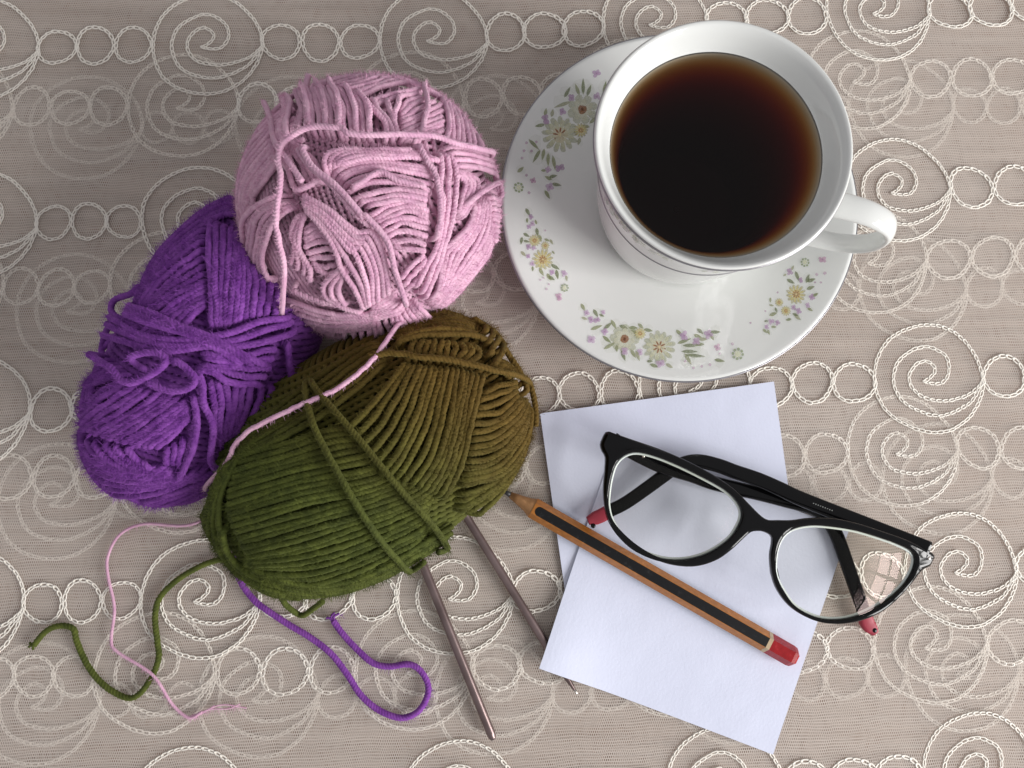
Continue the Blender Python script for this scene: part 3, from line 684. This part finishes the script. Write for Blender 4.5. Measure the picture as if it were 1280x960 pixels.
spray(F3, 5.333, [(608, 340, 112)], [(378, 287, 100)], [(480, 250, 42)],
      [(125, 115, 24), (155, 158, 26), (195, 162, 24), (235, 108, 18), (245, 238, 26), (155, 290, 32), (378, 368, 30), (480, 375, 24), (615, 450, 32), (775, 265, 34), (855, 305, 30), (935, 255, 34)], [(995, 342, 26)],
      [(100, 75, 45, 60), (185, 115, 50, 60), (110, 150, 35, 20), (225, 130, 30), (190, 210, 70, -20), (265, 200, 60, -40), (305, 190, 60, 60), (370, 207, 50, 20), (435, 212, 50, 0), (485, 200, 40), (535, 228, 50, 10), (260, 290, 60, 40), (280, 330, 80, -30), (325, 350, 40), (370, 400, 60, 70), (435, 385, 55, 60), (465, 400, 60, 70), (440, 240, 40, 20), (740, 245, 45, 45), (775, 300, 80, -20), (820, 330, 90, 0), (880, 235, 45, 40), (865, 268, 50, 20), (900, 288, 50, 0), (980, 240, 60, 0), (960, 275, 40, 60), (880, 322, 50, 0), (810, 370, 90, 0), (850, 398, 110, 5), (800, 420, 75, 60), (575, 465, 50, 20), (675, 465, 45, 30), (545, 435, 35, 0), (1010, 430, 60, 10)],
      [(1130, 387, 42)], [(1010, 385, 9), (1095, 320, 11), (780, 435, 10), (835, 480, 10), (890, 470, 10), (945, 458, 10), (1215, 180, 7)])
spray(F4, 6.857, [], [], [(445, 465, 88), (300, 535, 38), (358, 608, 46)],
      [(390, 275, 34), (485, 345, 26), (580, 490, 30), (425, 580, 26), (465, 610, 30), (545, 560, 26), (230, 700, 30), (285, 710, 26), (195, 745, 24)], [(670, 168, 36)],
      [(455, 310, 75, 70), (400, 355, 65, 30), (545, 330, 65, -70), (575, 345, 65, -20), (570, 410, 60, -20), (250, 635, 60, -20), (275, 600, 40), (380, 682, 42), (460, 665, 55, 40), (565, 595, 45, 30), (180, 780, 45, 40), (210, 790, 40, 70), (255, 745, 40, 0), (225, 515, 35, 90), (235, 560, 35), (190, 695, 30, 0), (415, 240, 40, -60), (610, 470, 50, -30), (350, 300, 30, -30), (440, 640, 45, 20)],
      [(520, 193, 40)], [(620, 295, 13), (690, 285, 15), (605, 365, 9), (655, 365, 10), (285, 450, 9), (180, 610, 9), (50, 710, 7)])

cup = thing("tea_cup", (CX, CY, ZC + .006), "white porcelain tea cup full of dark tea, standing on the flowered saucer", "cup")
ZB = ZC + .0062
CO = [(.0, .0022), (.0200, .0022), (.0212, .0), (.0240, .0), (.0262, .0012), (.0300, .0040), (.0326, .0090), (.0346, .017), (.0363, .027), (.0376, .038), (.0383, .0445), (.0388, .0520), (.0397, .0580), (.0415, .0645), (.0427, .0682), (.0430, .0690),
      (.0424, .0694), (.0405, .0675), (.0383, .0635), (.0365, .0602), (.0338, .0560), (.0318, .050), (.0306, .040), (.0296, .030), (.0275, .017), (.0240, .0085), (.018, .0048), (.0, .0042)]
prof = smooth(CO, 150); V, F = lathe(prof, 128); F = F
cb = link("bowl", mesh("bowl", V + [CX, CY, ZB], F, porcelain), cup)
hoop("silver_rim", .0429, ZB + .0680, .00040, cup, silver)
hoop("silver_line", .0383, ZB + .0445, .00026, cup, silver)
# handle
phi = math.radians(-17.2)
prh = smooth([(.0365, .0455), (.043, .0490), (.050, .0508), (.060, .0508), (.0690, .0465), (.0722, .0375), (.0705, .0275), (.0640, .0208), (.054, .0178), (.044, .0165), (.0335, .0160)], 60)
pts = np.stack([CX + prh[:, 0] * math.cos(phi), CY + prh[:, 0] * math.sin(phi), ZB + prh[:, 1]], 1)
ref = np.tile([-math.sin(phi), math.cos(phi), 0.], (60, 1))
t = np.linspace(0, 1, 60)
wd = np.interp(t, [0, .1, .35, .5, .7, .92, 1], [.0058, .0050, .0046, .0042, .0038, .0040, .0048])
V, F = tube(pts, wd, 20, ref=ref, squash=(1., .46)); link("handle", mesh("handle", V, F, porcelain), cup)
# flower band printed on the outside of the cup
bp = Print()
wallr = lambda z: np.interp(z, [p[1] for p in CO[5:15]], [p[0] for p in CO[5:15]])
def on_cup(uv):
    a, z = uv[:, 0], uv[:, 1]; r = wallr(z) + .00008 + bp.k * 1e-6
    return np.stack([CX + r * np.cos(a), CY + r * np.sin(a), ZB + z], 1)
keep = on_saucer; on_saucer = on_cup
for a0 in np.linspace(0, 2 * np.pi, 5, endpoint=False):
    if abs((a0 - phi + np.pi) % (2 * np.pi) - np.pi) < .5: continue
    for k in range(90):
        da = random.gauss(0, .25); zz = .0555 + random.gauss(0, .0028)
        col = random.choice([(.30, .31, .16), (.42, .42, .24), (.62, .60, .38), (.45, .28, .42), (.20, .22, .10)])
        bp.blob(a0 + da, min(max(zz, .0475), .0630), random.uniform(.012, .04), random.uniform(.0005, .0012), 0, col, .75, 7)
bp.build("flower_print", cup, M_print); on_saucer = keep
# tea
def tea_mat():
    m, N, L, b = new_mat("tea"); out = N["Material Output"]; N.remove(b)
    fr = N.new("ShaderNodeFresnel"); fr.inputs[0].default_value = 1.33
    tr = N.new("ShaderNodeBsdfTransparent"); gl = N.new("ShaderNodeBsdfGlossy"); gl.inputs["Roughness"].default_value = .02
    mx = N.new("ShaderNodeMixShader"); L.new(fr.outputs[0], mx.inputs[0]); L.new(tr.outputs[0], mx.inputs[1]); L.new(gl.outputs[0], mx.inputs[2]); L.new(mx.outputs[0], out.inputs["Surface"])
    va = N.new("ShaderNodeVolumeAbsorption"); va.inputs["Color"].default_value = (.915, .585, .05, 1); va.inputs["Density"].default_value = 440
    L.new(va.outputs[0], out.inputs["Volume"])
    return m
zt_ = .0597
inner = [p for p in prof[np.argmax(prof[:, 0]):] if p[1] < zt_ and p[0] > .001]
rt_ = np.interp(zt_, [p[1] for p in inner[::-1]], [p[0] for p in inner[::-1]])
top_ = [(.0, zt_ - .0001), (rt_ * .8, zt_ - .0001), (rt_ - .0012, zt_), (rt_ - .0003, zt_ + .00035), (rt_ + .0004, zt_ + .0006)]
pt = np.array(top_ + [(r + .0003, z) for r, z in inner] + [(0, inner[-1][1])])
V, F = lathe(pt, 96)
tea = thing("tea", (CX, CY, ZB + .0045), "dark brown tea filling the white cup, amber at its edge", "tea")
link("liquid", mesh("liquid", V + [CX, CY, ZB], F[:, ::-1], tea_mat()), tea)

# ------------------------------------------------------------------ paper
def paper_mat():
    m, N, L, b = new_mat("white_paper")
    geo = N.new("ShaderNodeNewGeometry"); n = N.new("ShaderNodeTexNoise"); n.inputs["Scale"].default_value = 900; n.inputs["Detail"].default_value = 4; L.new(geo.outputs["Position"], n.inputs["Vector"])
    n3 = N.new("ShaderNodeTexNoise"); n3.inputs["Scale"].default_value = 38; n3.inputs["Detail"].default_value = 2; L.new(geo.outputs["Position"], n3.inputs["Vector"])
    b0 = N.new("ShaderNodeBump"); b0.inputs["Strength"].default_value = .5; b0.inputs["Distance"].default_value = .0012; L.new(n3.outputs["Fac"], b0.inputs["Height"])
    bp_ = N.new("ShaderNodeBump"); bp_.inputs["Strength"].default_value = .35; bp_.inputs["Distance"].default_value = .0002; L.new(n.outputs["Fac"], bp_.inputs["Height"]); L.new(b0.outputs[0], bp_.inputs["Normal"]); L.new(bp_.outputs[0], b.inputs["Normal"])
    b.inputs["Base Color"].default_value = (.72, .75, .90, 1); b.inputs["Roughness"].default_value = .75; b.inputs["Specular IOR Level"].default_value = .25
    return m
M_paper = paper_mat()
def sheet(label, corners, zf):
    c = np.array([P(u, v, ZC + .0005) for u, v in corners]); n = 40
    s, t = np.meshgrid(np.linspace(0, 1, n), np.linspace(0, 1, n)); s, t = s.ravel()[:, None], t.ravel()[:, None]
    V = (1 - s) * (1 - t) * c[0] + s * (1 - t) * c[1] + s * t * c[2] + (1 - s) * t * c[3]
    V[:, 2] = zf(s[:, 0], t[:, 0])
    i = (np.arange(n - 1)[:, None] * n + np.arange(n - 1)[None]).ravel(); F = np.stack([i, i + n, i + n + 1, i + 1], 1)
    base = V.mean(0); me = mesh("paper_sheet", V - base, F, M_paper, flat=True)
    o = link("paper_sheet", me, loc=tuple(base)); o["label"] = label; o["category"] = "paper"; o["group"] = "paper notes"
    md = o.modifiers.new("thickness", 'SOLIDIFY'); md.thickness = .00012; md.offset = 1
sheet("white paper note reaching towards the saucer, underneath the other sheet", [(675, 517), (967, 477), (1008, 768), (716, 808)],
      lambda s, t: ZC + .0002 + .0010 * (1 - t) ** 4 * (1 - s) ** 2 + .0006 * s ** 4 * (1 - t) ** 3)
sheet("white paper note on top of the other, with pencil lying across it", [(768, 556), (1061, 662), (965, 942), (673, 832)],
      lambda s, t: ZC + .0007 + .0042 * np.exp(-((s / .22) ** 2 + ((1 - t) / .30) ** 2)) + .0008 * s ** 3 * t ** 3)

# ------------------------------------------------------------------ pencil
pa, pb = P(626.5, 612, ZC + .005), P(994, 823, ZC + .005)
d = pb - pa; PL = np.linalg.norm(d); d /= PL; sd = np.array([-d[1], d[0], 0.]); upz = np.array([0, 0, 1.])
pen = thing("pencil", (pa[0], pa[1], ZC + .001), "orange and black striped pencil with red end cap, lying across the paper", "pencil")
AP = .0036; CR = AP / math.cos(math.pi / 6); PZ = ZC + .0011 + AP
def ringp(s, rad, n=6, off=None):
    off = 0. if off is None else off
    a = off + np.arange(n) * 2 * math.pi / n
    o = np.array([pa[0], pa[1], PZ]) + d * s
    return o + rad * (np.cos(a)[:, None] * sd + np.sin(a)[:, None] * upz)
def solid(name, rings_, mats, idx=None, flat=True, parent=pen):
    n = len(rings_[0]); V = np.vstack(rings_); F = []; mi = []
    for k in range(len(rings_) - 1):
        for j in range(n):
            F.append([k * n + j, k * n + (j + 1) % n, (k + 1) * n + (j + 1) % n, (k + 1) * n + j]); mi.append(idx[j] if idx else 0)
    F.append(list(range(n))[::-1]); mi.append(0); F.append([(len(rings_) - 1) * n + j for j in range(n)]); mi.append(0)
    me = mesh(name, V, F, None, flat=flat)
    for m in mats: me.materials.append(m)
    me.polygons.foreach_set("material_index", mi)
    return link(name, me, parent)
def paint(name, col, rough):
    m, N, L, b = new_mat(name)
    geo = N.new("ShaderNodeNewGeometry"); n = N.new("ShaderNodeTexNoise"); n.inputs["Scale"].default_value = 500; n.inputs["Detail"].default_value = 5; L.new(geo.outputs["Position"], n.inputs["Vector"])
    r = ramp(N, [(.3, tuple(c * .8 for c in col)), (.6, col), (.78, tuple(min(1, c * 1.25 + .02) for c in col))]); L.new(n.outputs["Fac"], r.inputs[0]); L.new(r.outputs[0], b.inputs["Base Color"])
    b.inputs["Roughness"].default_value = rough; b.inputs["Specular IOR Level"].default_value = .35
    return m
M_or, M_bk, M_rd, M_cr = paint("orange_lacquer", (.46, .17, .03), .35), paint("black_lacquer", (.005, .005, .006), .35), paint("red_lacquer", (.34, .012, .016), .25), paint("cream_band", (.55, .42, .27), .4)
M_wood, M_lead = paint("sharpened_wood", (.48, .25, .11), .7), simple("graphite", (.03, .03, .032), .4, .3)
CONE = .0165
solid("barrel", [ringp(s, CR) for s in (CONE - .002, PL - .0135)], [M_or])
for k in range(1, 6, 2):                               # black panels on every second face
    a = (k * 60 + 30) * math.pi / 180
    nn = math.cos(a) * sd + math.sin(a) * upz; tt_ = -math.sin(a) * sd + math.cos(a) * upz; hw = CR * .5 * .92
    o = np.array([pa[0], pa[1], PZ]) + nn * (AP + .00005)
    ends = [(CONE - .0005 + .0018 * (1 - math.cos(q)), hw * math.sin(q)) for q in np.linspace(-1.4, 1.4, 7)]
    out = [o + d * (s - .0005) + tt_ * w for s, w in ends][::1] + [o + d * (PL - .0136) + tt_ * hw, o + d * (PL - .0136) - tt_ * hw]
    V = np.array(out + [p - nn * .0002 for p in out]); n = len(out)
    F = [list(range(n))] + [[i, (i + 1) % n, n + (i + 1) % n, n + i] for i in range(n)]
    link("black_stripe", mesh("black_stripe", V, F, M_bk, flat=True), pen)
R24 = lambda s, r: ringp(s, r, 24, 0)
cone = [R24(.0042, .00125), R24(.008, .0020), R24(.012, .0029)]
hexr = []
for j in range(24):
    a = j * 2 * math.pi / 24; m = a % (math.pi / 3) - math.pi / 6; hexr.append(AP / math.cos(m))
def hexring(s, f): return np.array([R24(s, hexr[j] * f)[j] for j in range(24)])
cone += [hexring(.0148, .985), hexring(CONE, .992)]
solid("sharpened_cone", cone, [M_wood], flat=False)
solid("lead", [R24(.0002, .0003), R24(.0016, .0008), R24(.0044, .00124)], [M_lead], flat=False)
solid("cream_band", [hexring(PL - .0136, 1.012), hexring(PL - .0120, 1.012)], [M_cr])
solid("red_cap", [hexring(PL - .0121, 1.01), hexring(PL - .0022, 1.01), hexring(PL - .0008, .94), hexring(PL, .78)], [M_rd])

# ------------------------------------------------------------------ glasses
q5, q6 = Z(740, 520, 4.8), Z(940, 560, 4.0)
gl = thing("eyeglasses", tuple(P(960, 660, ZC)), "black framed eyeglasses with folded arms and red tips, resting on the paper", "eyeglasses")
FZ = .0235
gc = P(955, 648, FZ); gdir = P(1170, 692, FZ) - P(765, 555, FZ); gdir /= np.linalg.norm(gdir)
def front_z(p):
    s = (p[..., :2] - gc[:2]) @ gdir[:2]; t = (p[..., :2] - gc[:2]) @ np.array([-gdir[1], gdir[0]])
    return FZ - .9 * s ** 2 - 14 * np.maximum(np.abs(s) - .055, 0) ** 2 + t * .06
def fill(name, loops, half, bev, zfun, mat, parent):
    cu = bpy.data.curves.new(name, 'CURVE'); cu.dimensions = '2D'; cu.fill_mode = 'BOTH'; cu.extrude = half - bev; cu.bevel_depth = bev; cu.bevel_resolution = 3; cu.offset = -bev
    for lp in loops:
        sp = cu.splines.new('POLY'); sp.points.add(len(lp) - 1); sp.use_cyclic_u = True
        for q_, p in zip(sp.points, lp): q_.co = (p[0], p[1], 0, 1)
    tmp = bpy.data.objects.new("tmp", cu); COL.objects.link(tmp)
    dg = bpy.context.evaluated_depsgraph_get(); me = bpy.data.meshes.new_from_object(tmp.evaluated_get(dg))
    bpy.data.objects.remove(tmp)
    V = np.empty(len(me.vertices) * 3, np.float32); me.vertices.foreach_get("co", V); V = V.reshape(-1, 3)
    V[:, 2] += zfun(V.astype(float)); me.vertices.foreach_set("co", V.ravel()); me.materials.clear(); me.materials.append(mat); me.update()
    me.polygons.foreach_set("use_smooth", [True] * len(me.polygons))
    me.name = name
    return link(name, me, parent)
outl = q5((60, 170), (75, 125), (100, 88), (150, 105), (250, 142), (400, 195), (560, 265), (720, 350), (850, 440), (930, 520), (1000, 590), (1050, 622)) + \
    q6((130, 360), (200, 360), (280, 350), (400, 350), (520, 375), (650, 415), (780, 460), (900, 512), (957, 545), (945, 580), (930, 602), (880, 622), (820, 690), (740, 770), (660, 830), (560, 870), (460, 886), (360, 878), (270, 845), (190, 790), (130, 710), (102, 630), (92, 540), (100, 475), (95, 440), (60, 420)) + \
    q5((1000, 690), (950, 697), (900, 742), (840, 800), (760, 860), (660, 898), (560, 906), (440, 885), (320, 830), (210, 750), (120, 650), (87, 560), (76, 440), (84, 330), (88, 245), (72, 215))
lensl = q5((108, 480), (122, 380), (150, 290), (200, 237), (270, 218), (380, 243), (520, 300), (680, 380), (800, 450), (870, 520), (896, 585), (880, 650), (830, 730), (740, 800), (640, 845), (520, 865), (400, 850), (280, 800), (190, 720), (130, 630), (108, 550))
lensr = q6((120, 600), (125, 520), (150, 450), (200, 407), (290, 388), (400, 395), (520, 415), (640, 450), (740, 485), (810, 520), (836, 558), (825, 620), (780, 690), (700, 760), (600, 820), (500, 855), (400, 862), (310, 842), (220, 790), (160, 710), (130, 650))
def loopw(px, m, z=FZ): return PP(smooth(px, m, True), z)
fr_ = fill("frame_front", [loopw(outl, 260), loopw(lensl, 120)[::-1], loopw(lensr, 120)[::-1]],  .0021, .0013, front_z, M_black, gl)
def lens_mat():
    m, N, L, b = new_mat("lens_glass"); out = N["Material Output"]; N.remove(b)
    fr = N.new("ShaderNodeFresnel"); fr.inputs[0].default_value = 1.5
    tr = N.new("ShaderNodeBsdfTransparent"); tr.inputs[0].default_value = (.985, .985, .965, 1); g_ = N.new("ShaderNodeBsdfGlossy"); g_.inputs["Roughness"].default_value = .01; g_.inputs[0].default_value = (1, .78, .76, 1)
    ar = node(N, "ShaderNodeMath", operation='MULTIPLY'); ar.inputs[1].default_value = .018; L.new(fr.outputs[0], ar.inputs[0])      # anti-reflection coat
    mx = N.new("ShaderNodeMixShader"); L.new(ar.outputs[0], mx.inputs[0]); L.new(tr.outputs[0], mx.inputs[1]); L.new(g_.outputs[0], mx.inputs[2]); L.new(mx.outputs[0], out.inputs[0])
    return m
M_lens, M_edge = lens_mat(), simple("polished_lens_edge", (.72, .78, .74), .2)
for px in (lensl, lensr):
    lp = loopw(px, 90); c = lp.mean(0)
    V, F = [], []
    rads = np.linspace(1, 0, 14)[:-1]
    for dz in (.0009, -.0009):
        for k in rads:
            p = c + (lp - c) * k * 1.004; z = front_z(p); p = p.copy()
            rr2 = ((p[:, :2] - c[:2]) ** 2).sum(1); edge = ((lp[:, :2] - c[:2]) ** 2).sum(1).mean()
            p[:, 2] = z + dz + 7.5 * (edge - rr2) - .0004; V.append(p)
        q = c.copy(); q[2] = front_z(c[None])[0] + dz + 7.5 * edge - .0004; V.append(q[None])
    n = 90; nr = len(rads); off = nr * n + 1
    for sidx, o in enumerate((0, off)):
        for k in range(nr - 1):
            for j in range(n):
                f = [o + k * n + j, o + k * n + (j + 1) % n, o + (k + 1) * n + (j + 1) % n, o + (k + 1) * n + j]; F.append(f if not sidx else f[::-1])
        for j in range(n):
            f = [o + (nr - 1) * n + j, o + (nr - 1) * n + (j + 1) % n, o + nr * n]; F.append(f if not sidx else f[::-1])
    ln = link("lens", mesh("lens", np.vstack(V), F, M_lens), gl)
    e = c + (lp - c) * .985; e[:, 2] = front_z(e) - .0004
    V, F = tube(e, .00052, 8, closed=True); link("lens_edge", mesh("lens_edge", V, F, M_edge), ln)
def arm(name, px, zz, ww, half, mat, parent, lab=None):
    m = 90; u = smooth(px, m); z = np.interp(np.linspace(0, 1, m), np.linspace(0, 1, len(zz)), zz); p = PP(u, z)
    w = np.interp(np.linspace(0, 1, m), np.linspace(0, 1, len(ww)), ww)
    T = np.gradient(p, axis=0); T[:, 2] = 0; T /= np.linalg.norm(T, axis=1)[:, None]; B_ = np.stack([-T[:, 1], T[:, 0], 0 * T[:, 0]], 1)
    a = np.linspace(0, 2 * np.pi, 16, endpoint=False); e = .6
    cx, cz = np.sign(np.cos(a)) * np.abs(np.cos(a)) ** e, np.sign(np.sin(a)) * np.abs(np.sin(a)) ** e
    V = (p[:, None] + (cx[None, :, None] * w[:, None, None]) * B_[:, None] + (cz * half)[None, :, None] * np.array([0, 0, 1.])).reshape(-1, 3)
    n = 16; F = [[i * n + j, i * n + (j + 1) % n, (i + 1) * n + (j + 1) % n, (i + 1) * n + j] for i in range(m - 1) for j in range(n)]
    F += [list(range(n))[::-1], [(m - 1) * n + j for j in range(n)]]
    o = link(name, mesh(name, V, F, mat), parent)
    if lab: o["label"] = lab
    return o, p
half = .0016
armR = q6((880, 508), (700, 436), (520, 364), (240, 252), (140, 205), (32, 158)) + q5((860, 335), (760, 298), (650, 272), (570, 278), (500, 308), (430, 358), (330, 432), (200, 522), (100, 572))
oR, pR = arm("temple_arm", armR, [.0195, .0150, .0135, .0125, .0115, .010, .0085], [.0034, .0032, .0030, .0029, .0029, .0027, .0026], half, M_black, gl)
arm("red_tip", q5((100, 572), (50, 600), (0, 620), (-25, 630)), [.0084, .0078, .0072], [.0027, .0028, .0027, .0017], half * 1.05, M_red, oR)
pm = [(1017 + 2.9 * i, 629.2 + 1.12 * i) for i in range(9)]; Vt, Ft = [], []
zr = lambda q: pR[np.argmin(((pR - P(q[0], q[1], .0145)) ** 2)[:, :2].sum(1)), 2] + half + .00005
for i, q in enumerate(pm):                              # small worn print on the arm, too rubbed to read
    w, h = (1.1, 1.5) if i % 3 else (1.5, .9); z_ = zr(q); b_ = len(Vt)
    Vt += [P(q[0] + a_ * w / 2, q[1] + b2 * h / 2, z_) for a_, b2 in ((-1, 1), (1, 1), (1, -1), (-1, -1))]; Ft.append([b_, b_ + 1, b_ + 2, b_ + 3])
link("worn_print", mesh("worn_print", np.array(Vt), Ft, simple("grey_print", (.30, .31, .30), .5), flat=True), oR)
armL = q5((125, 140), (200, 190), (300, 245), (420, 300), (600, 355), (740, 405), (1000, 465), (1152, 505)) + q6((300, 300), (370, 350), (420, 430), (465, 550), (510, 680), (548, 790), (560, 830))
oL, pL = arm("temple_arm", armL, [.0195, .0130, .0090, .0070, .0062, .0060, .0060], [.0030, .0030, .0029, .0028, .0027, .0026], half, M_black, gl)
arm("red_tip", q6((560, 830), (575, 875), (598, 905), (612, 925)), [.0060, .0058, .0056], [.0027, .0030, .0028, .0016], half * 1.05, M_red, oL)
for px_, s in (((1152, 688), 1), ((772, 558), -1)):                       # hinge blocks
    p = P(*px_, .0195); V, F = tube(np.array([p + [0, 0, -.0035], p + [0, 0, -.0003]]), .0021, 12); link("hinge", mesh("hinge", V, F, M_black), gl)
p = P(803, 570, .0165); V, F = tube(np.array([p, p + [0, 0, .0022]]), .0007, 10); link("hinge_screw", mesh("hinge_screw", V, F, M_steel), gl)
def pad(px, z):
    u = PP(smooth(px, 20), np.linspace(z[0], z[1], 20)); w = .0028 * np.sin(np.linspace(.25, 2.9, 20)) ** .8
    V, F = tube(u, w, 14, squash=(1., .5)); link("nose_pad", mesh("nose_pad", V, F, M_black), gl)
pad(q5((868, 660), (850, 720), (800, 780), (745, 830)), (.0195, .0165))
pad(q6((105, 560), (112, 630), (135, 690)), (.0195, .0170))

def bead(name, p, r, mat, parent, sq=.5):
    th_ = np.linspace(.05, np.pi - .05, 9); pr_ = [(r * math.sin(a_), r * sq * math.cos(a_)) for a_ in th_]
    V, F = lathe(pr_, 14); link(name, mesh(name, V + p, F[:, ::-1], mat), parent)
rv = P(1168, 699, FZ); bead("rivet", np.array([rv[0], rv[1], front_z(rv[None])[0] + .0020]), .0007, M_steel, gl)
bead("black_notch", P(741, 657, .0075) + [0, 0, .0012], .0010, M_black, oR, .6)
bead("black_notch", P(1091, 787, .0058) + [0, 0, .0012], .0011, M_black, oL, .6)
